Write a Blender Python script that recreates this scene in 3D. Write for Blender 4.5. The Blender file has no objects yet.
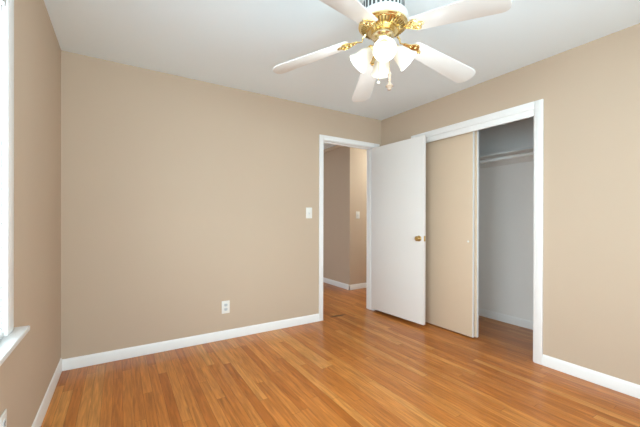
import bpy, bmesh, math, random
from mathutils import Vector, Matrix

random.seed(4)
S = bpy.context.scene
C = S.collection
PI = math.pi

# ------------------------------------------------------------------ camera
F_PX, PY = 321.41, 219.89                      # focal length in pixels, principal row (640x427)
YAW, PITCH, ROLL = 0.555939, -0.0015175, 0.0022625
CAM = Vector((0.38378, -3.11667, 1.15832))
fw = Vector((math.sin(YAW)*math.cos(PITCH), math.cos(YAW)*math.cos(PITCH), math.sin(PITCH)))
rt = Vector((math.cos(YAW), -math.sin(YAW), 0))
up = rt.cross(fw)
r2 = rt*math.cos(ROLL) + up*math.sin(ROLL)
u2 = r2.cross(fw)
cd = bpy.data.cameras.new('camera')
cam = bpy.data.objects.new('camera', cd)
C.objects.link(cam)
cd.sensor_width = 36
cd.lens = F_PX/640*36
cd.shift_y = (PY-213.5)/640
cd.clip_start = 0.02
m = Matrix((r2, u2, -fw)).transposed().to_4x4()
m.translation = CAM
cam.matrix_world = m
S.camera = cam

# ------------------------------------------------------------------ world, daylight, exposure
S.view_settings.view_transform = 'Standard'
S.view_settings.look = 'None'
S.view_settings.gamma = 1
S.view_settings.exposure = 0.04
w = bpy.data.worlds.new('sky')
S.world = w
w.use_nodes = True
w.node_tree.nodes['Background'].inputs[0].default_value = (0.80, 0.90, 1.0, 1)
w.node_tree.nodes['Background'].inputs[1].default_value = 1.2


def area(name, loc, rot, sx, sy, power, col):
    l = bpy.data.lights.new(name, 'AREA')
    l.shape = 'RECTANGLE'
    l.size, l.size_y, l.energy, l.color = sx, sy, power, col
    o = bpy.data.objects.new(name, l)
    o.location, o.rotation_euler = loc, rot
    C.objects.link(o)
    return o


# daylight outside the two bedroom windows (left wall, and an unseen one added behind the camera)
LEFT_W, FRONT_W, FAN_W, HALL_W, PASSAGE_W = 142.0, 128.0, 0.9, 43.0, 14.5
area('daylight_left', (-0.40, -2.20, 1.45), (0, -PI/2, 0), 1.5, 2.0, LEFT_W, (0.78, 0.92, 1.0))
area('added_daylight_front', (1.25, -4.00, 1.50), (PI/2, 0, 0), 2.6, 1.5, FRONT_W, (0.75, 0.92, 1.0))
# added light standing in for daylight from an unseen room off the hall
area('added_daylight_hall', (1.15, 1.75, 1.10), (0, -PI/2, 0), 1.9, 0.8, PASSAGE_W, (0.86, 0.94, 1.0))

# ------------------------------------------------------------------ materials


def mat(name, col, rough=0.5, metal=0.0, bump=0.0, bscale=200, var=0.0, vscale=3.0, spec=0.5):
    mt = bpy.data.materials.new(name)
    mt.use_nodes = True
    nt = mt.node_tree
    b = nt.nodes['Principled BSDF']
    b.inputs['Base Color'].default_value = (*col, 1)
    b.inputs['Roughness'].default_value = rough
    b.inputs['Metallic'].default_value = metal
    b.inputs['Specular IOR Level'].default_value = spec
    tc = nt.nodes.new('ShaderNodeTexCoord')
    if var:
        n = nt.nodes.new('ShaderNodeTexNoise')
        n.inputs['Scale'].default_value = vscale
        n.inputs['Detail'].default_value = 3
        nt.links.new(tc.outputs['Object'], n.inputs['Vector'])
        r = nt.nodes.new('ShaderNodeValToRGB')
        r.color_ramp.elements[0].position, r.color_ramp.elements[1].position = 0.3, 0.7
        r.color_ramp.elements[0].color = (*[c*(1-var) for c in col], 1)
        r.color_ramp.elements[1].color = (*[min(1, c*(1+var)) for c in col], 1)
        nt.links.new(n.outputs['Fac'], r.inputs['Fac'])
        nt.links.new(r.outputs['Color'], b.inputs['Base Color'])
    if bump:
        n2 = nt.nodes.new('ShaderNodeTexNoise')
        n2.inputs['Scale'].default_value = bscale
        nt.links.new(tc.outputs['Object'], n2.inputs['Vector'])
        bp = nt.nodes.new('ShaderNodeBump')
        bp.inputs['Strength'].default_value = bump
        bp.inputs['Distance'].default_value = 0.002
        nt.links.new(n2.outputs['Fac'], bp.inputs['Height'])
        nt.links.new(bp.outputs['Normal'], b.inputs['Normal'])
    return mt


def floor_mat():
    mt = bpy.data.materials.new('oak_strip_floor')
    mt.use_nodes = True
    nt = mt.node_tree
    N, L = nt.nodes, nt.links
    b = N['Principled BSDF']
    tc = N.new('ShaderNodeTexCoord')
    sp = N.new('ShaderNodeSeparateXYZ')
    L.new(tc.outputs['Object'], sp.inputs[0])

    def math_(op, a, bb=None, c=None):
        n = N.new('ShaderNodeMath')
        n.operation = op
        for i, v in enumerate((a, bb, c)):
            if v is None:
                continue
            if isinstance(v, (int, float)):
                n.inputs[i].default_value = v
            else:
                L.new(v, n.inputs[i])
        return n.outputs[0]

    def comb(x, y, z=0.0):
        n = N.new('ShaderNodeCombineXYZ')
        for i, v in enumerate((x, y, z)):
            if isinstance(v, (int, float)):
                n.inputs[i].default_value = v
            else:
                L.new(v, n.inputs[i])
        return n.outputs[0]
    BW = 0.057
    xr = math_('DIVIDE', sp.outputs['X'], BW)
    row = math_('FLOOR', xr)
    fx = math_('FRACT', xr)
    wn = N.new('ShaderNodeTexWhiteNoise')
    wn.noise_dimensions = '1D'
    L.new(row, wn.inputs['W'])
    yy = math_('ADD', math_('DIVIDE', sp.outputs['Y'], 1.15), math_('MULTIPLY', wn.outputs['Value'], 9.0))
    brd = math_('FLOOR', yy)
    fy = math_('FRACT', yy)
    wn2 = N.new('ShaderNodeTexWhiteNoise')
    wn2.noise_dimensions = '2D'
    L.new(comb(row, brd), wn2.inputs['Vector'])
    rnd = wn2.outputs['Value']
    ramp = N.new('ShaderNodeValToRGB')
    cr = ramp.color_ramp
    cols = [(0.0, (0.410, 0.118, 0.017)), (0.2, (0.470, 0.146, 0.024)), (0.55, (0.520, 0.174, 0.032)), (0.85, (0.565, 0.208, 0.043)), (1.0, (0.610, 0.258, 0.064))]
    cr.elements[0].position, cr.elements[0].color = cols[0][0], (*cols[0][1], 1)
    cr.elements[1].position, cr.elements[1].color = cols[-1][0], (*cols[-1][1], 1)
    for p_, c_ in cols[1:-1]:
        e = cr.elements.new(p_)
        e.color = (*c_, 1)
    L.new(rnd, ramp.inputs['Fac'])
    # grain, stretched along the boards, offset per board
    gv = comb(math_('MULTIPLY', sp.outputs['X'], 70.0), math_('MULTIPLY', sp.outputs['Y'], 4.5), math_('MULTIPLY', rnd, 50.0))
    g = N.new('ShaderNodeTexNoise')
    g.inputs['Scale'].default_value = 1.0
    g.inputs['Detail'].default_value = 4
    g.inputs['Distortion'].default_value = 0.6
    L.new(gv, g.inputs['Vector'])
    gr = N.new('ShaderNodeMapRange')
    gr.inputs['From Min'].default_value, gr.inputs['From Max'].default_value = 0.3, 0.7
    gr.inputs['To Min'].default_value, gr.inputs['To Max'].default_value = 0.70, 1.18
    L.new(g.outputs['Fac'], gr.inputs['Value'])
    # broad wear: slow variation of tone
    wv = N.new('ShaderNodeTexNoise')
    wv.inputs['Scale'].default_value = 0.9
    wv.inputs['Detail'].default_value = 2
    L.new(tc.outputs['Object'], wv.inputs['Vector'])
    wr = N.new('ShaderNodeMapRange')
    wr.inputs['From Min'].default_value, wr.inputs['From Max'].default_value = 0.3, 0.7
    wr.inputs['To Min'].default_value, wr.inputs['To Max'].default_value = 0.86, 1.12
    L.new(wv.outputs['Fac'], wr.inputs['Value'])
    # seams
    ex = math_('LESS_THAN', math_('ABSOLUTE', math_('SUBTRACT', fx, 0.5)), 0.485)
    ey = math_('LESS_THAN', math_('ABSOLUTE', math_('SUBTRACT', fy, 0.5)), 0.499)
    seam = math_('ADD', math_('MULTIPLY', math_('MULTIPLY', ex, ey), 0.5), 0.5)
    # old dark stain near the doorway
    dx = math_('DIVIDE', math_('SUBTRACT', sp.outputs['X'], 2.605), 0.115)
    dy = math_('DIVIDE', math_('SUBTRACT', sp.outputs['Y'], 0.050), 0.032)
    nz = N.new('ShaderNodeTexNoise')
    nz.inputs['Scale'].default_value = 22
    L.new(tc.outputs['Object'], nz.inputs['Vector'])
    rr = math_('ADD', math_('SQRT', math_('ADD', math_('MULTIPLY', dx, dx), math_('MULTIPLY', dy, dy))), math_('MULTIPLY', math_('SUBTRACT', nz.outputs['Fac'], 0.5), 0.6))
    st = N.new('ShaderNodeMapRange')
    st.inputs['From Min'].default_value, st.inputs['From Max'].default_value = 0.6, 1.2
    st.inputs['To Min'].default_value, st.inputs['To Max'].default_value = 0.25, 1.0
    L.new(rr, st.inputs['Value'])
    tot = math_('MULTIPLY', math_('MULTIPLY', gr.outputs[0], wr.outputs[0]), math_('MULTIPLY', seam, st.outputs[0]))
    mx = N.new('ShaderNodeVectorMath')
    mx.operation = 'SCALE'
    L.new(ramp.outputs['Color'], mx.inputs[0])
    L.new(tot, mx.inputs['Scale'])
    L.new(mx.outputs['Vector'], b.inputs['Base Color'])
    b.inputs['Roughness'].default_value = 0.28
    b.inputs['Specular IOR Level'].default_value = 0.34
    bp = N.new('ShaderNodeBump')
    bp.inputs['Strength'].default_value = 0.12
    bp.inputs['Distance'].default_value = 0.001
    L.new(math_('ADD', seam, math_('MULTIPLY', g.outputs['Fac'], 0.25)), bp.inputs['Height'])
    L.new(bp.outputs['Normal'], b.inputs['Normal'])
    return mt


def glow(name, col, strength):
    mt = bpy.data.materials.new(name)
    mt.use_nodes = True
    b = mt.node_tree.nodes['Principled BSDF']
    b.inputs['Base Color'].default_value = (*col, 1)
    b.inputs['Emission Color'].default_value = (*col, 1)
    b.inputs['Emission Strength'].default_value = strength
    return mt


def thin(name, col, trans=0.5, rough=0.4, emit=0.0, ecol=(1, 0.93, 0.8)):
    """diffuse + translucent sheet: blind slats, frosted lamp glass"""
    mt = bpy.data.materials.new(name)
    mt.use_nodes = True
    nt = mt.node_tree
    b = nt.nodes['Principled BSDF']
    b.inputs['Base Color'].default_value = (*col, 1)
    b.inputs['Roughness'].default_value = rough
    if emit:
        b.inputs['Emission Color'].default_value = (*ecol, 1)
        b.inputs['Emission Strength'].default_value = emit
    t = nt.nodes.new('ShaderNodeBsdfTranslucent')
    t.inputs['Color'].default_value = (*col, 1)
    mx = nt.nodes.new('ShaderNodeMixShader')
    mx.inputs[0].default_value = trans
    nt.links.new(b.outputs[0], mx.inputs[1])
    nt.links.new(t.outputs[0], mx.inputs[2])
    nt.links.new(mx.outputs[0], nt.nodes['Material Output'].inputs['Surface'])
    return mt


def glass_mat():
    mt = bpy.data.materials.new('window_glass')
    mt.use_nodes = True
    nt = mt.node_tree
    g = nt.nodes.new('ShaderNodeBsdfGlossy')
    g.inputs['Roughness'].default_value = 0.02
    t = nt.nodes.new('ShaderNodeBsdfTransparent')
    t.inputs['Color'].default_value = (0.95, 0.97, 0.97, 1)
    mx = nt.nodes.new('ShaderNodeMixShader')
    mx.inputs[0].default_value = 0.06
    nt.links.new(t.outputs[0], mx.inputs[1])
    nt.links.new(g.outputs[0], mx.inputs[2])
    nt.links.new(mx.outputs[0], nt.nodes['Material Output'].inputs['Surface'])
    return mt


M = {
    'tan': mat('tan_wall_paint', (0.584, 0.452, 0.336), 0.75, bump=0.15, bscale=120, var=0.015, vscale=1.2, spec=0.3),
    'ceil': mat('ceiling_paint', (0.88, 0.955, 1.0), 0.9, bump=0.1, bscale=90, spec=0.2),
    'trim': mat('white_trim_paint', (0.90, 0.88, 0.86), 0.35),
    'door': mat('white_door_paint', (0.82, 0.78, 0.745), 0.42, var=0.01, vscale=2),
    'cdoor': mat('tan_closet_door_paint', (0.682, 0.524, 0.378), 0.5, var=0.012, vscale=2),
    'closet': mat('closet_wall_paint', (0.92, 0.885, 0.85), 0.8, bump=0.1, bscale=120, spec=0.2),
    'white': mat('white_enamel', (0.76, 0.76, 0.75), 0.3),
    'blade': mat('white_blade_laminate', (0.77, 0.75, 0.72), 0.4),
    'plate': mat('ivory_plastic', (0.85, 0.83, 0.78), 0.35),
    'socket': mat('pale_grey_plastic', (0.62, 0.64, 0.65), 0.4),
    'dark': mat('dark_slot', (0.07, 0.07, 0.07), 0.7),
    'brass': mat('polished_brass', (0.90, 0.72, 0.36), 0.2, metal=1.0),
    'slot': mat('shadowed_brass_slot', (0.30, 0.19, 0.06), 0.45, metal=0.6),
    'brass_pale': mat('pale_brass', (0.90, 0.80, 0.56), 0.25, metal=1.0),
    'brass2': mat('aged_brass', (0.62, 0.42, 0.16), 0.28, metal=1.0),
    'steel': mat('galvanised_track_metal', (0.55, 0.55, 0.55), 0.35, metal=1.0),
    'iron': mat('dark_bracket_metal', (0.06, 0.07, 0.05), 0.5, metal=0.3),
    'floor': floor_mat(),
    'slat': thin('blind_slat_vinyl', (0.86, 0.86, 0.87), 0.12),
    'shade': thin('frosted_lamp_glass', (0.90, 0.86, 0.78), 0.16, 0.35, emit=0.10, ecol=(1, 0.86, 0.62)),
    'bulb': glow('lit_bulb', (1.0, 0.93, 0.78), 1.0),
    'added_hallglow': glow('added_lamp_diffuser', (1.0, 0.93, 0.80), 4.0),  # glowing diffuser of the added hall lamp
    'glass': glass_mat(),
    'wood': mat('turned_wood_pendant', (0.45, 0.33, 0.24), 0.4),
}

# ------------------------------------------------------------------ mesh helpers


class MB:
    def __init__(self):
        self.bm = bmesh.new()

    def box(self, x0, x1, y0, y1, z0, z1, bev=0.0, seg=2):
        t = bmesh.new()
        bmesh.ops.create_cube(t, size=1)
        for v in t.verts:
            v.co = Vector(((x0+x1)/2+v.co.x*(x1-x0), (y0+y1)/2+v.co.y*(y1-y0), (z0+z1)/2+v.co.z*(z1-z0)))
        if bev:
            bmesh.ops.bevel(t, geom=list(t.edges), offset=bev, segments=seg, profile=0.5, affect='EDGES')
        return self._join(t)

    def _join(self, t, mtx=None):
        me = bpy.data.meshes.new('tmp')
        t.to_mesh(me)
        t.free()
        if mtx is not None:
            me.transform(mtx)
        self.bm.from_mesh(me)
        bpy.data.meshes.remove(me)
        return self

    def add(self, other, mtx=None):
        return self._join(other.bm, mtx)

    def lathe(self, prof, seg=32, mtx=None, cap=True):
        t = bmesh.new()
        rings = []
        for r, z in prof:
            if r < 1e-6:
                rings.append([t.verts.new((0, 0, z))])
            else:
                rings.append([t.verts.new((r*math.cos(2*PI*k/seg), r*math.sin(2*PI*k/seg), z)) for k in range(seg)])
        for a, b in zip(rings, rings[1:]):
            for k in range(seg):
                k2 = (k+1) % seg
                if len(a) == 1 and len(b) == 1:
                    continue
                if len(a) == 1:
                    t.faces.new((a[0], b[k2], b[k]))
                elif len(b) == 1:
                    t.faces.new((a[k], a[k2], b[0]))
                else:
                    t.faces.new((a[k], a[k2], b[k2], b[k]))
        if cap:
            for rg in (rings[0], rings[-1]):
                if len(rg) > 1:
                    t.faces.new(rg)
        bmesh.ops.recalc_face_normals(t, faces=t.faces)
        return self._join(t, mtx)

    def tube(self, pts, rad, seg=8):
        pts = [Vector(p) for p in pts]
        t = bmesh.new()
        rings = []
        prev = None
        for i, p_ in enumerate(pts):
            d = (pts[min(i+1, len(pts)-1)]-pts[max(i-1, 0)]).normalized()
            if prev is None:
                a = d.orthogonal().normalized()
            else:
                a = (prev-d*prev.dot(d)).normalized()
            prev = a
            b = d.cross(a)
            r = rad[i] if isinstance(rad, (list, tuple)) else rad
            rings.append([t.verts.new(p_+(a*math.cos(2*PI*k/seg)+b*math.sin(2*PI*k/seg))*r) for k in range(seg)])
        for A, B in zip(rings, rings[1:]):
            for k in range(seg):
                t.faces.new((A[k], A[(k+1) % seg], B[(k+1) % seg], B[k]))
        t.faces.new(rings[0])
        t.faces.new(rings[-1])
        bmesh.ops.recalc_face_normals(t, faces=t.faces)
        return self._join(t)

    def prism(self, outline, z0, z1, mtx=None, bev=0.0):
        t = bmesh.new()
        a = [t.verts.new((x, y, z0)) for x, y in outline]
        f = t.faces.new(a)
        ex = bmesh.ops.extrude_face_region(t, geom=[f])
        for v in ex['geom']:
            if isinstance(v, bmesh.types.BMVert):
                v.co.z = z1
        bmesh.ops.recalc_face_normals(t, faces=t.faces)
        if bev:
            es = [e for e in t.edges if abs(e.verts[0].co.z-e.verts[1].co.z) < 1e-6]
            bmesh.ops.bevel(t, geom=es, offset=bev, segments=2, profile=0.5, affect='EDGES')
        return self._join(t, mtx)

    def ball(self, c, r, u=16, v=10, sz=1.0):
        t = bmesh.new()
        bmesh.ops.create_uvsphere(t, u_segments=u, v_segments=v, radius=r)
        return self._join(t, Matrix.Translation(c) @ Matrix.Diagonal((1, 1, sz, 1)))

    def build(self, name, m_, parent=None, sharp=35, mtx=None):
        bm = self.bm
        bm.normal_update()
        for f in bm.faces:
            f.smooth = True
        for e in bm.edges:
            if len(e.link_faces) == 2 and e.calc_face_angle(0) > math.radians(sharp):
                e.smooth = False
        me = bpy.data.meshes.new(name)
        bm.to_mesh(me)
        bm.free()
        me.materials.append(m_)
        o = bpy.data.objects.new(name, me)
        C.objects.link(o)
        if parent:
            o.parent = parent
        if mtx is not None:
            o.matrix_basis = mtx
        return o


def tag(o, label, cat, group=None, kind=None):
    o['label'] = label
    o['category'] = cat
    if group:
        o['group'] = group
    if kind:
        o['kind'] = kind
    return o


def empty(name, loc, label, cat, group=None, kind=None, rz=0):
    o = bpy.data.objects.new(name, None)
    o.empty_display_size = 0.05
    o.location = loc
    o.rotation_euler.z = rz
    C.objects.link(o)
    return tag(o, label, cat, group, kind)


def struct(name, mb, m_, label, cat):
    o = mb.build(name, m_)
    return tag(o, label, cat, None, 'structure')


T = Matrix.Translation
R = Matrix.Rotation

# ------------------------------------------------------------------ room shell
W, H = 3.252, 2.44
D = 3.65                 # bedroom runs y = -D .. 0
WT = 0.115               # wall thickness
HX0, HX1, HY1 = 1.60, 5.30, 1.105     # hall: x range, facing wall
HALLX, HYN = 3.580, 3.10              # side passage beyond the hall corner
CX1, CY0, CY1 = 4.085, -1.98, -0.42   # closet interior
DX0, DX1, DZ = 2.349, 3.126, 2.079    # entry opening
KY0, KY1, KZ = -1.818, -0.575, 2.060  # closet opening

struct('floor', MB().box(-0.15, HX1+0.1, -D-0.15, HYN+0.1, -0.06, 0.0), M['floor'],
       'glossy orange-brown oak strip floor running through bedroom, closet and hall', 'floor')
struct('ceiling', MB().box(-0.15, HX1+0.1, -D-0.15, HYN+0.1, H, H+0.08), M['ceil'],
       'flat pale grey painted ceiling above the ceiling fan', 'ceiling')

b = MB()
b.box(-WT, DX0, 0, WT, 0, H)
b.box(DX0, DX1, 0, WT, DZ, H)
b.box(DX1, W+WT, 0, WT, 0, H)
struct('wall_back', b, M['tan'], 'long tan wall with light switch, outlet and the open doorway', 'wall')

# left wall with window opening
WY0, WY1, WZ0, WZ1 = -3.05, -1.448, 0.71, 2.01
b = MB()
b.box(-WT, 0, -D, WY0, 0, H)
b.box(-WT, 0, WY1, 0, 0, H)
b.box(-WT, 0, WY0, WY1, 0, WZ0)
b.box(-WT, 0, WY0, WY1, WZ1, H)
struct('wall_left', b, M['tan'], 'narrow tan wall at the left edge holding the window', 'wall')

b = MB()
b.box(W, W+WT, KY1, 0, 0, H)
b.box(W, W+WT, KY0, KY1, KZ, H)
b.box(W, W+WT, -D, KY0, 0, H)
struct('wall_right', b, M['tan'], 'tan wall on the right around the closet opening', 'wall')

# wall behind the camera, with an opening for the added window
FX0, FX1, FZ0, FZ1 = 0.20, 2.30, 0.80, 2.10
b = MB()
b.box(-WT, FX0, -D-WT, -D, 0, H)
b.box(FX1, W+WT, -D-WT, -D, 0, H)
b.box(FX0, FX1, -D-WT, -D, 0, FZ0)
b.box(FX0, FX1, -D-WT, -D, FZ1, H)
struct('wall_front', b, M['tan'], 'tan wall behind the camera with an added second window', 'wall')

# closet shell
b = MB()
b.box(CX1, CX1+WT, CY0-WT, CY1+WT, 0, H)
struct('wall_closet_back', b, M['closet'], 'pale grey back wall inside the closet', 'wall')
struct('wall_closet_left', MB().box(W+WT, CX1, CY1, CY1+WT, 0, H), M['closet'], 'pale grey side wall inside the closet behind the sliding doors', 'wall')
struct('wall_closet_right', MB().box(W+WT, CX1, CY0-WT, CY0, 0, H), M['closet'], 'pale grey side wall inside the closet on the window-facing end', 'wall')

# hall shell
struct('wall_hall_south', MB().box(W+WT, HX1, 0, WT, 0, H), M['tan'], 'tan hall wall continuing behind the closet', 'wall')
b = MB()
b.box(HALLX, HX1, HY1, HY1+WT, 0, H)
struct('wall_hall_north', b, M['tan'], 'bright tan hall wall facing the doorway with a light switch', 'wall')
struct('wall_hall_corner', MB().box(HALLX, HALLX+WT, HY1+WT, HYN, 0, H), M['tan'], 'shaded brown-tan hall wall running back from the corner', 'wall')
struct('wall_hall_end', MB().box(HX0, HALLX+WT, HYN, HYN+WT, 0, H), M['tan'], 'tan wall at the far end of the side passage', 'wall')
struct('wall_hall_west', MB().box(HX0-WT, HX0, WT, 1.35, 0, H).box(HX0-WT, HX0, 2.15, HYN+WT, 0, H).box(HX0-WT, HX0, 1.35, 2.15, 2.03, H), M['tan'], 'tan hall wall out of sight left of the doorway, with an opening added to let in light', 'wall')  # opening added so light reaches the side passage
struct('wall_hall_east', MB().box(HX1, HX1+WT, 0, HY1+WT, 0, H), M['tan'], 'tan wall closing the right end of the hall', 'wall')

# ------------------------------------------------------------------ baseboards


def base_profile(mb, p0, p1, n, h=0.086, t=0.013):
    """moulded board from p0 to p1 on the floor, n = unit normal into the room"""
    p0, p1, n = Vector((*p0, 0)), Vector((*p1, 0)), Vector((*n, 0))
    prof = [(0, 0.001), (t, 0.001), (t, h-0.018), (t*0.75, h-0.010), (t*0.5, h-0.003), (t*0.3, h), (0, h)]
    t_ = bmesh.new()
    A = [t_.verts.new(p0+n*a+Vector((0, 0, z))) for a, z in prof]
    B = [t_.verts.new(p1+n*a+Vector((0, 0, z))) for a, z in prof]
    k = len(prof)
    for i in range(k):
        t_.faces.new((A[i], A[(i+1) % k], B[(i+1) % k], B[i]))
    t_.faces.new(A)
    t_.faces.new(B)
    bmesh.ops.recalc_face_normals(t_, faces=t_.faces)
    mb._join(t_)
    return mb


CW = 0.062   # casing width
struct('baseboard_back', base_profile(MB(), (0, 0), (DX0-0.045, 0), (0, -1)), M['trim'], 'white baseboard along the long wall under the outlet', 'baseboard')
struct('baseboard_left', base_profile(MB(), (0, -D), (0, 0), (1, 0), 0.100, 0.009), M['trim'], 'white baseboard along the left wall below the window', 'baseboard')
b = base_profile(MB(), (W, -D), (W, KY0-CW), (-1, 0))
base_profile(b, (W, KY1+CW), (W, 0), (-1, 0))
struct('baseboard_right', b, M['trim'], 'white baseboard right of the closet opening', 'baseboard')
struct('baseboard_front', base_profile(MB(), (0, -D), (W, -D), (0, 1)), M['trim'], 'white baseboard behind the camera', 'baseboard')
b = base_profile(MB(), (CX1, CY0), (CX1, CY1), (-1, 0))
base_profile(b, (W+WT, CY0), (CX1, CY0), (0, 1))
base_profile(b, (W+WT, CY1), (CX1, CY1), (0, -1))
struct('baseboard_closet', b, M['trim'], 'pale baseboard inside the closet', 'baseboard')
b = base_profile(MB(), (HALLX-0.013, HY1), (HX1, HY1), (0, -1))
base_profile(b, (HALLX, HY1-0.013), (HALLX, HYN), (-1, 0))
struct('baseboard_hall', b, M['trim'], 'white baseboard wrapping the hall corner beyond the doorway', 'baseboard')
b = MB()
b.box(HALLX-0.03, HALLX, HY1-0.03, HYN, H-0.055, H, 0.008)
struct('trim_3', b, M['cdoor'], 'thin beige moulding where the hall ceiling meets the shaded wall', 'trim')

# ------------------------------------------------------------------ casings
CT = 0.018


def casing_y(mb, x0, x1, z, y, s):
    """casing round a doorway in a wall y=const; s = -1 room side, +1 hall side"""
    def strip(a0, a1, b0, b1):
        lo, hi = sorted((y, y+s*CT))
        mb.box(a0, a1, lo, hi, b0, b1, 0.004)
    wl, wr = 0.053, 0.090
    strip(x0-wl, x0, 0.001, z+wl)
    strip(x1, x1+wr, 0.001, z+wl)
    strip(x0, x1, z, z+wl)


b = MB()
casing_y(b, DX0+0.008, DX1-0.008, DZ-0.008, 0, -1)
casing_y(b, DX0+0.008, DX1-0.008, DZ-0.008, WT, 1)
J = 0.014
b.box(DX0-0.001, DX0+J, -0.002, WT+0.002, 0.001, DZ)
b.box(DX1-J, DX1+0.001, -0.002, WT+0.002, 0.001, DZ)
b.box(DX0+J, DX1-J, -0.002, WT+0.002, DZ-J, DZ+0.001)
# stops
b.box(DX0+J, DX0+J+0.010, 0.042, 0.075, 0.001, DZ-J, 0.002)
b.box(DX1-J-0.010, DX1-J, 0.042, 0.075, 0.001, DZ-J, 0.002)
b.box(DX0+J, DX1-J, 0.042, 0.075, DZ-J-0.010, DZ-J, 0.002)
struct('trim_1', b, M['trim'], 'white casing and jamb round the open doorway to the hall', 'trim')

b = MB()
for (y0, y1, z0, z1) in ((KY0-CW, KY0, 0.001, KZ+CW), (KY1, KY1+CW, 0.001, KZ+CW), (KY0, KY1, KZ, KZ+CW)):
    b.box(W-CT, W, y0, y1, z0, z1, 0.004)
b.box(W-0.002, W+WT+0.002, KY0-0.001, KY0+0.012, 0.001, KZ)
b.box(W-0.002, W+WT+0.002, KY1-0.012, KY1+0.001, 0.001, KZ)
b.box(W-0.002, W+WT+0.002, KY0+0.012, KY1-0.012, KZ-0.012, KZ+0.001)
b.box(W-0.008, W+0.010, KY0+0.0005, KY1-0.0005, KZ-0.055, KZ+0.001, 0.003)      # fascia hiding the track
o2 = struct('trim_2', b, M['trim'], 'white casing and header board round the closet opening', 'trim')
tk = MB()
tk.box(W+0.030, W+0.104, KY0+0.013, KY1-0.013, KZ-0.030, KZ-0.0125)
tk.build('door_track', M['steel'], o2)

# ------------------------------------------------------------------ entry door (open into the room)
DW, DT, DZ0, DZ1 = 0.775, 0.035, 0.036, 2.056
HP = Vector((3.080, -0.018))      # hinge end of the visible face
FP = Vector((3.118, -0.800))      # free end of the visible face
dv = FP-HP
DW = dv.length
ang = math.atan2(dv.y, dv.x)
# local: x along door from hinge to free edge, +y towards the right wall (hidden face)
dr = empty('door_1', (HP.x, HP.y, 0), 'plain white flush door standing open against the closet, with a brass knob', 'door', None, 'structure', ang)
b = MB()
b.box(0, DW, 0, DT, DZ0, DZ1, 0.0025)
b.build('door_panel', M['door'], dr)
kx, kz = DW-0.060, 0.955
kprof = [(0.0, 0.0), (0.031, 0.0), (0.031, 0.003), (0.026, 0.007), (0.014, 0.009), (0.011, 0.013), (0.011, 0.028), (0.017, 0.034), (0.0255, 0.042),
         (0.0270, 0.050), (0.0245, 0.058), (0.017, 0.063), (0.0, 0.065)]
for s, y in ((-1, 0.0), (1, DT)):
    k = MB()
    k.lathe(kprof, 28)
    k.build('door_knob', M['brass2'], dr, mtx=T((kx, y, kz)) @ R(PI/2 if s < 0 else -PI/2, 4, 'X') @ Matrix.Diagonal((1, 1, 0.75, 1)))
lp = MB()
lp.box(DW-0.001, DW+0.0015, 0.005, DT-0.005, kz-0.029, kz+0.029, 0.001)
lpo = lp.build('latch_plate', M['brass2'], dr)
lb = MB()
lb.prism([(0, -0.007), (0.009, -0.007), (0.003, 0.007), (0, 0.007)], -0.009, 0.009)
lb.build('latch_bolt', M['brass2'], lpo, mtx=T((DW+0.001, DT/2, kz)))
for z in (0.24, 1.05, 1.83):
    h = MB()
    h.tube([(-0.006, DT+0.006, z-0.045), (-0.006, DT+0.006, z+0.045)], 0.006, 10)
    h.box(-0.0015, 0.0, 0.002, DT+0.004, z-0.045, z+0.045)
    h.build('hinge', M['brass2'], dr)

# ------------------------------------------------------------------ sliding closet doors
PW = 0.625
for i, (x, y0, lab) in enumerate(((W+0.036, -1.248, 'tan sliding closet door in front, pushed to the left side'),
                                  (W+0.073, -1.270, 'rear sliding closet door mostly hidden behind the front one'))):
    d = empty('door_%d' % (i+2), (x, y0, 0), lab, 'door', None, 'structure')
    b = MB()
    b.box(0, 0.028, 0, PW, 0.014, KZ-0.032, 0.002)
    b.build('door_panel', M['cdoor'] if i == 0 else M['cdoor'], d)
    e = MB()
    e.box(0.001, 0.027, -0.003, 0.0005, 0.014, KZ-0.032, 0.001)
    eo = e.build('edge_band', M['trim'], d)
    eo['label'] = 'white painted door edge'
    for yy in (0.045, PW-0.045):
        pl = MB()
        pl.lathe([(0.0, 0.0005), (0.006, 0.0006), (0.008, 0.002), (0.010, 0.002), (0.011, 0.0)], 20)
        pl.build('finger_pull', M['plate'], d, mtx=T((0, yy, 0.945)) @ R(-PI/2, 4, 'Y'))
    for yy in (0.10, PW-0.10):
        rl = MB()
        rl.box(0.008, 0.020, yy-0.012, yy+0.012, KZ-0.033, KZ-0.026)
        rl.build('roller', M['steel'], d)

# ------------------------------------------------------------------ closet shelf and rod
SX, SZ = 3.800, 1.856
sh = empty('closet_shelf', (SX, -1.2, SZ), 'pale painted shelf across the top of the closet', 'shelf')
MB().box(0, CX1-SX, CY0+1.2, CY1+1.2, 0, 0.019, 0.002).build('board', M['white'], sh)
MB().box(CX1-SX-0.018, CX1-SX, CY0+1.2, CY1+1.2, -0.075, 0, 0.002).build('cleat', M['closet'], sh)
for y in (CY0+1.2, CY1+1.2-0.018):
    MB().box(0.02, CX1-SX-0.018, y, y+0.018, -0.075, 0, 0.002).build('cleat', M['closet'], sh)
RX, RZ = 3.725, 1.792
rd = empty('closet_rod', (RX, -1.2, RZ), 'round white clothes rod just below the closet shelf', 'rod')
MB().tube([(0, CY0+1.2+0.004, 0), (0, CY1+1.2-0.004, 0)], 0.0165, 16).build('rod', M['white'], rd)
for y, s in ((CY0+1.2, 1), (CY1+1.2, -1)):
    MB().lathe([(0.0, 0), (0.032, 0), (0.032, 0.004), (0.022, 0.007), (0.021, 0.02), (0.0172, 0.02), (0.0172, 0.007)], 20, cap=False).build(
        'socket', M['white'], rd, mtx=T((0, y, 0)) @ R(-s*PI/2, 4, 'X'))

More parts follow.
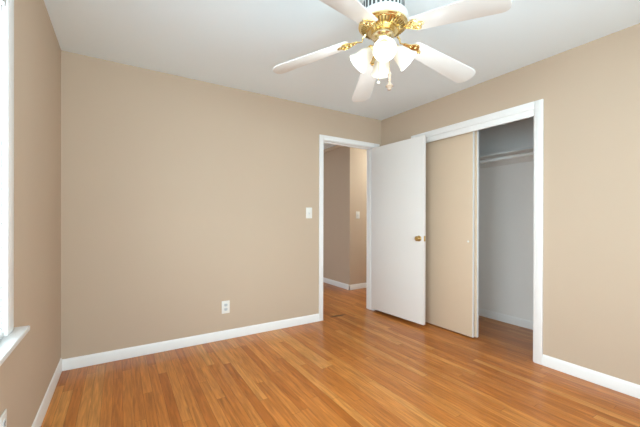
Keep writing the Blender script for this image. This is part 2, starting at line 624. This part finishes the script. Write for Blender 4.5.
# ------------------------------------------------------------------ windows
# window_1 : left wall (local axes = world)
w1 = empty('window_1', (0, (WY0+WY1)/2, WZ0), 'white-cased window at the left edge behind a lowered blind', 'window', None, 'structure')
oy, oz = (WY0+WY1)/2, WZ0
hw, hh = (WY1-WY0)/2, WZ1-WZ0
b = MB()
b.box(0, 0.020, hw, hw+0.084, 0.0, hh+0.084, 0.004)
b.box(0, 0.020, -hw-0.084, -hw, 0.0, hh+0.084, 0.004)
b.box(0, 0.020, -hw, hw, hh, hh+0.084, 0.004)
b.build('casing', M['trim'], w1)
b = MB()
b.box(-WT, 0.001, hw-0.012, hw, 0.0, hh)
b.box(-WT, 0.001, -hw, -hw+0.012, 0.0, hh)
b.box(-WT, 0.001, -hw+0.012, hw-0.012, hh-0.012, hh)
b.build('jamb', M['trim'], w1)
b = MB()
b.box(-WT, 0.0, -hw, hw, -0.022, 0.0)
b.box(0.0, 0.062, -hw-0.084-0.045, hw+0.084+0.045, -0.022, 0.0, 0.005)
so = b.build('sill', M['trim'], w1)
b = MB()
b.box(0, 0.015, -hw-0.084, hw+0.084, -0.022-0.055, -0.022, 0.003)
b.build('apron', M['trim'], w1)
for nm, z0, z1, x in (('lower_sash', 0.0, hh/2+0.02, -0.075), ('upper_sash', hh/2-0.02, hh-0.012, -0.105)):
    b = MB()
    f = 0.04
    y0, y1 = -hw+0.012, hw-0.012
    b.box(x, x+0.028, y0, y0+f, z0, z1)
    b.box(x, x+0.028, y1-f, y1, z0, z1)
    b.box(x, x+0.028, y0+f, y1-f, z0, z0+f)
    b.box(x, x+0.028, y0+f, y1-f, z1-f, z1)
    s_ = b.build(nm, M['white'], w1)
    MB().box(x+0.012, x+0.016, y0+f, y1-f, z0+f, z1-f).build('glass_pane', M['glass'], s_)

# blind hung inside the opening
bl = empty('window_blind', (0.0, oy, oz), 'white horizontal-slat blind lowered in the left window', 'blind')
MB().box(-0.020, 0.018, -hw+0.014, hw-0.014, hh-0.052, hh-0.013, 0.003).build('headrail', M['white'], bl)
sl = MB()
pitch = 0.0215
n = int((hh-0.052-0.03)/pitch)
yA, yB = -hw+0.016, hw-0.016
TILT = math.radians(24)
for k in range(n):
    z = 0.030+k*pitch
    t_ = bmesh.new()
    rows = []
    for j in range(5):
        u = (j/4-0.5)*0.025
        bow = 0.0022*(1-(2*j/4-1)**2)
        # slats tilted with the room-side edge down
        x = 0.001+u*math.cos(TILT)+bow*math.sin(TILT)
        zz = z-u*math.sin(TILT)+bow*math.cos(TILT)
        rows.append((t_.verts.new((x, yA, zz)), t_.verts.new((x, yB, zz))))
    for a, c in zip(rows, rows[1:]):
        t_.faces.new((a[0], a[1], c[1], c[0]))
    sl._join(t_)
sl.build('slats', M['slat'], bl)
MB().box(-0.011, 0.013, yA, yB, 0.004, 0.020, 0.003).build('bottom_rail', M['white'], bl)
for y in (yA+0.10, 0, yB-0.10):
    c = MB()
    c.tube([(0.0145, y, 0.012), (0.0145, y, hh-0.05)], 0.0012, 6)
    c.tube([(-0.0125, y, 0.012), (-0.0125, y, hh-0.05)], 0.0012, 6)
    c.build('ladder_cord', M['white'], bl)
c = MB()
c.tube([(0.021, yB-0.045, hh-0.06), (0.022, yB-0.045, 0.42)], 0.0016, 6)
cdo = c.build('lift_cord', M['white'], bl)
MB().lathe([(0.0, 0.0), (0.007, 0.0), (0.0065, 0.018), (0.003, 0.034), (0.0, 0.035)], 14).build('tassel', M['white'], cdo, mtx=T((0.022, yB-0.045, 0.39)))

# small dark bracket on the casing corner
br = empty('curtain_bracket', (0.020, WY1+0.060, WZ1+CW+0.020), 'small dark metal bracket on the top corner of the window casing', 'bracket')
MB().box(0, 0.003, -0.012, 0.012, -0.004, 0.040, 0.001).build('mounting_plate', M['iron'], br)
MB().tube([(0.002, 0, 0.020), (0.030, 0, 0.020), (0.040, 0, 0.024), (0.043, 0, 0.034)], 0.0045, 8).build('hook_arm', M['iron'], br)

# added_window_2 : unseen, added behind the camera as a light source
w2 = empty('added_window_2', ((FX0+FX1)/2, -D, FZ0), 'wide unseen window added behind the camera to light the room', 'window', None, 'structure')
hx, hz = (FX1-FX0)/2, FZ1-FZ0
b = MB()
b.box(hx, hx+CW, 0, 0.02, 0, hz+CW, 0.004)
b.box(-hx-CW, -hx, 0, 0.02, 0, hz+CW, 0.004)
b.box(-hx, hx, 0, 0.02, hz, hz+CW, 0.004)
b.box(-hx-CW-0.03, hx+CW+0.03, 0, 0.06, -0.022, 0, 0.004)
b.build('casing', M['trim'], w2)
b = MB()
for a0, a1 in ((-hx, -hx+0.04), (-0.02, 0.02), (hx-0.04, hx)):
    b.box(a0, a1, -0.08, -0.05, 0, hz)
b.box(-hx, hx, -0.08, -0.05, 0, 0.04)
b.box(-hx, hx, -0.08, -0.05, hz-0.04, hz)
s_ = b.build('sash', M['white'], w2)
MB().box(-hx+0.03, hx-0.03, -0.067, -0.063, 0.03, hz-0.03).build('glass_pane', M['glass'], s_)

# ------------------------------------------------------------------ switch and outlet plates
# built in the x-z plane facing -y, z up


def plate(name, mtx, label, cat, kind):
    o = empty(name, (0, 0, 0), label, cat, 'switches and outlets')
    o.matrix_world = mtx
    pw, ph = 0.0385, 0.0605
    MB().box(-pw, pw, -0.006, 0, -ph, ph, 0.003).build('cover_plate', M['plate'], o)
    if kind == 'switch':
        c = MB()
        c.box(-0.006, 0.006, -0.0075, -0.005, -0.013, 0.013, 0.001)
        c.build('toggle_collar', M['socket'], o)
        t = MB()
        t.box(-0.0042, 0.0042, -0.015, 0, -0.005, 0.006, 0.0012)
        t.build('toggle', M['plate'], o, mtx=T((0, -0.0065, 0.001)) @ R(math.radians(-25), 4, 'X'))
        zs = (-0.030, 0.030)
    else:
        for s in (-1, 1):
            f = MB()
            out = [(0.0165*math.cos(a)*1.03, max(-0.0135, min(0.0135, 0.0175*math.sin(a)))) for a in [2*PI*k/28 for k in range(28)]]
            f.prism(out, 0, 0.003)
            fo = f.build('receptacle', M['socket'], o, mtx=T((0, -0.0052, s*0.0205)) @ R(PI/2, 4, 'X'))
            sl_ = MB()
            sl_.box(-0.0078, -0.0054, -0.002, 0.0062, 0.0028, 0.0034)
            sl_.box(0.0054, 0.0074, -0.001, 0.0055, 0.0028, 0.0034)
            sl_.lathe([(0, 0.0028), (0.0026, 0.0028), (0.0026, 0.0034), (0, 0.0034)], 12, T((0, -0.0075, 0)))
            sl_.build('slots', M['dark'], fo)
        zs = (0.0,)
    for z in zs:
        sc = MB()
        sc.lathe([(0, 0), (0.0032, 0), (0.0028, 0.0012), (0, 0.0015)], 12)
        sc.build('screw', M['white'], o, mtx=T((0, -0.006, z)) @ R(PI/2, 4, 'X'))
    return o


plate('light_switch', T((2.174, 0, 1.230)), 'white toggle switch plate on the tan wall beside the door casing', 'light switch', 'switch')
plate('wall_outlet', T((1.249, 0, 0.310)), 'white duplex outlet plate low on the long tan wall', 'outlet', 'outlet')
plate('light_switch', T((3.747, HY1, 1.232)), 'small white switch plate on the bright hall wall seen through the doorway', 'light switch', 'switch')
plate('wall_outlet', T((0, -1.432, 0.352)) @ R(PI/2, 4, 'Z'), 'white outlet plate low on the left wall beneath the window sill', 'outlet', 'outlet')

# ------------------------------------------------------------------ ceiling fan
FC = Vector((1.658, -1.742, H))
Z0, SLOPE, RB, TH0 = 2.231-H, 0.235, 0.665, -1.425
fan = empty('ceiling_fan', FC, 'white five-blade ceiling fan with brass trim and four lit glass shades', 'ceiling fan')
# vented canopy
cv = MB()
cv.lathe([(0.0, 0.0), (0.125, 0.0), (0.128, -0.006), (0.128, -0.030), (0.122, -0.036), (0.118, -0.040), (0.118, -0.121), (0.0, -0.121)], 64)
cv.build('canopy', M['white'], fan)
vs = MB()
for k in range(30):
    a = 2*PI*k/30
    q = MB()
    q.box(0.1165, 0.1195, -0.0065, 0.0065, -0.113, -0.058)
    vs.add(q, R(a, 4, 'Z'))
vs.build('vent_slots', M['dark'], fan)
hs = MB()
hs.lathe([(0.0, -0.119), (0.118, -0.119), (0.132, -0.122), (0.139, -0.127), (0.142, -0.134), (0.142, -0.150), (0.140, -0.162), (0.136, -0.168), (0.0, -0.168)], 64)
hs.build('motor_housing', M['white'], fan)
# brass dish with radial flutes
bd = MB()
bd.lathe([(0.0, -0.166), (0.135, -0.166), (0.139, -0.171), (0.139, -0.178), (0.129, -0.183), (0.129, -0.183), (0.126, -0.187), (0.090, -0.205), (0.084, -0.205), (0.084, -0.214), (0.0, -0.214)], 72)
bd.build('brass_dish', M['brass'], fan)
fl = MB()
for k in range(40):
    a = 2*PI*k/40
    q = MB()
    p0, p1 = Vector((0.122, 0, -0.1886)), Vector((0.095, 0, -0.2026))
    q.tube([p0, p1], [0.0050, 0.0032], 6)
    fl.add(q, R(a, 4, 'Z'))
fl.build('fluted_slots', M['slot'], fan)
# blades
for k in range(5):
    th = TH0+k*2*PI/5
    # frame: x out along the drooping blade, y across, z up
    tilt = math.atan(SLOPE)
    bm_ = R(th, 4, 'Z') @ T((0, 0, Z0)) @ R(tilt, 4, 'Y') @ R(math.radians(-9), 4, 'X')
    q = math.sqrt(1+SLOPE*SLOPE)
    r0, r1 = 0.195*q, RB*q
    o_ = []
    w0, w1_ = 0.056, 0.074
    for j in range(13):                       # rounded tip
        a = -PI/2+PI*j/12
        ca, sa = math.cos(a), math.sin(a)
        o_.append((r1-0.058+0.058*math.copysign(abs(ca)**0.85, ca), w1_*math.copysign(abs(sa)**0.85, sa)))
    for j in range(9):                        # rounded root
        a = PI/2+PI*j/8
        ca, sa = math.cos(a), math.sin(a)
        o_.append((r0+0.022+0.022*ca, w0*math.copysign(abs(sa)**0.7, sa)))
    pb = MB()
    pb.prism(o_, -0.003, 0.003, bev=0.0015)
    blade = pb.build('blade', M['blade'], fan, mtx=bm_)
    # ornate brass blade iron under the root
    ir = MB()
    leaf = [(r0-0.050, -0.010), (r0-0.018, -0.016), (r0+0.004, -0.036), (r0+0.026, -0.043), (r0+0.040, -0.034), (r0+0.046, -0.018), (r0+0.066, -0.010), (r0+0.074, 0.0)]
    leaf = leaf+[(x, -y) for x, y in leaf[-2::-1]]
    ir.prism(leaf, -0.0065, -0.003, bev=0.001)
    for s in (-1, 1):
        for (cx, cy, rr) in ((r0+0.016, 0.026, 0.012), (r0-0.010, 0.013, 0.008)):
            ir.tube([(cx+rr*math.cos(a), s*(cy+rr*math.sin(a)), -0.0085) for a in [2*PI*j/14 for j in range(15)]], 0.0030, 6)
        ir.tube([(r0-0.045, s*0.006, -0.007), (r0-0.015, s*0.020, -0.008), (r0+0.010, s*0.039, -0.008), (r0+0.032, s*0.036, -0.008), (r0+0.046, s*0.014, -0.008), (r0+0.070, 0, -0.008)], 0.0032, 6)
    for (x, y) in ((r0+0.020, -0.022), (r0+0.020, 0.022), (r0+0.055, 0)):
        ir.ball((x, y, -0.0085), 0.0045, 10, 6, 0.6)
    # curved neck from the motor to the plate
    inv = bm_.inverted()
    dz = Vector((math.cos(th), math.sin(th), 0))
    a0 = inv @ Vector((dz.x*0.098, dz.y*0.098, -0.212))
    ir.tube([a0, a0+Vector((0.020, 0, -0.012)), Vector((r0-0.075, 0, -0.014)), Vector((r0-0.050, 0, -0.006)), Vector((r0-0.02, 0, -0.005))], [0.008, 0.0055, 0.0045, 0.0050, 0.005], 8)
    ir.build('blade_iron', M['brass'], blade)

# light kit
lk = MB()
lk.lathe([(0.0, -0.213), (0.060, -0.213), (0.066, -0.222), (0.066, -0.238), (0.058, -0.246), (0.040, -0.252), (0.036, -0.262), (0.050, -0.270), (0.054, -0.284), (0.046, -0.300),
          (0.026, -0.312), (0.012, -0.318), (0.008, -0.328), (0.0, -0.332)], 40)
lk.build('light_fitter', M['brass_pale'], fan)
camaz = math.atan2(CAM.y-FC.y, CAM.x-FC.x)
for k in range(4):
    az = camaz+math.radians(4)+k*PI/2
    dz = Vector((math.cos(az), math.sin(az), 0))
    tl = math.radians(46)                      # from straight down
    dirv = dz*math.sin(tl)+Vector((0, 0, -math.cos(tl)))
    root = dz*0.050+Vector((0, 0, -0.294))
    ar = MB()
    ar.tube([dz*0.030+Vector((0, 0, -0.280)), dz*0.040+Vector((0, 0, -0.282)), root, root+dirv*0.012], [0.010, 0.010, 0.011, 0.013], 10)
    rotm = Vector((0, 0, 1)).rotation_difference(dirv).to_matrix().to_4x4()
    ar.lathe([(0.0, 0.004), (0.020, 0.004), (0.026, 0.010), (0.027, 0.026), (0.024, 0.026), (0.0, 0.022)], 24, T(root) @ rotm)
    arm = ar.build('lamp_arm', M['brass'], fan)
    g = MB()
    outp = [(0.0235, 0.018), (0.026, 0.030), (0.036, 0.042), (0.0455, 0.060), (0.050, 0.082), (0.054, 0.104), (0.061, 0.122), (0.066, 0.131)]
    inn = [(r-0.003, z) for r, z in outp[::-1]]
    g.lathe(outp+[(0.0655, 0.1325)]+inn, 36, cap=False)
    sh_ = g.build('lamp_shade', M['shade'], fan, mtx=T(root) @ rotm @ Matrix.Diagonal((0.94, 0.94, 1, 1)), sharp=60)
    bb = MB()
    bb.lathe([(0.0, 0.024), (0.013, 0.024), (0.014, 0.040), (0.022, 0.056), (0.0265, 0.072), (0.024, 0.088), (0.014, 0.099), (0.0, 0.102)], 24)
    bb.build('bulb', M['bulb'], sh_)
    pl = bpy.data.lights.new('bulb_light', 'POINT')
    pl.energy, pl.color, pl.shadow_soft_size = FAN_W, (0.84, 0.95, 1.0), 0.035
    po = bpy.data.objects.new('bulb_light', pl)
    po.location = root+dirv*0.20
    po.parent = fan
    C.objects.link(po)
# pull chains
side = Vector((math.cos(YAW), -math.sin(YAW), 0))
near = Vector((-math.sin(YAW), -math.cos(YAW), 0))
for off, zt, zb, kind in ((side*0.034+near*0.02, -0.300, -0.452, 'bell'), (side*-0.024+near*0.0, -0.305, -0.490, 'ball')):
    ch = MB()
    nb = int((zt-zb)/0.0065)
    for j in range(nb):
        ch.ball((off.x, off.y, zt-(j+0.5)*0.0065), 0.0021, 8, 6)
    ch.tube([(off.x, off.y, zt), (off.x, off.y, zb)], 0.0007, 5)
    cho = ch.build('pull_chain', M['brass'], fan)
    if kind == 'bell':
        pd = MB()
        pd.lathe([(0.0, 0.0), (0.006, -0.003), (0.0095, -0.010), (0.006, -0.018), (0.005, -0.024), (0.0085, -0.030), (0.006, -0.037), (0.005, -0.046), (0.009, -0.052), (0.017, -0.060),
                  (0.018, -0.064), (0.011, -0.070), (0.008, -0.080), (0.0, -0.084)], 24, T((off.x, off.y, zb)) @ Matrix.Diagonal((1.2, 1.2, 1.2, 1)))
        pd.build('pendant', M['wood'], cho)
    else:
        pd = MB()
        pd.ball((off.x, off.y, zb-0.008), 0.0085, 16, 10)
        pd.build('pendant', M['plate'], cho)

# ------------------------------------------------------------------ added hall ceiling lamp, unseen, put in to light the hall
hl = empty('added_hall_lamp', (4.75, 0.50, H), 'unseen round flush lamp added to light the hall', 'ceiling lamp')
MB().lathe([(0.0, 0.0), (0.14, 0.0), (0.14, -0.025), (0.13, -0.03), (0.0, -0.03)], 40).build('base', M['white'], hl)
MB().lathe([(0.12, -0.03), (0.115, -0.06), (0.085, -0.085), (0.04, -0.097), (0.0, -0.10)], 40, cap=False).build('diffuser', M['added_hallglow'], hl)
pl = bpy.data.lights.new('added_hall_light', 'POINT')
pl.energy, pl.color, pl.shadow_soft_size = HALL_W, (0.80, 0.96, 1.0), 0.10
po = bpy.data.objects.new('added_hall_light', pl)
po.location = (0, 0, -0.22)
po.parent = hl
C.objects.link(po)
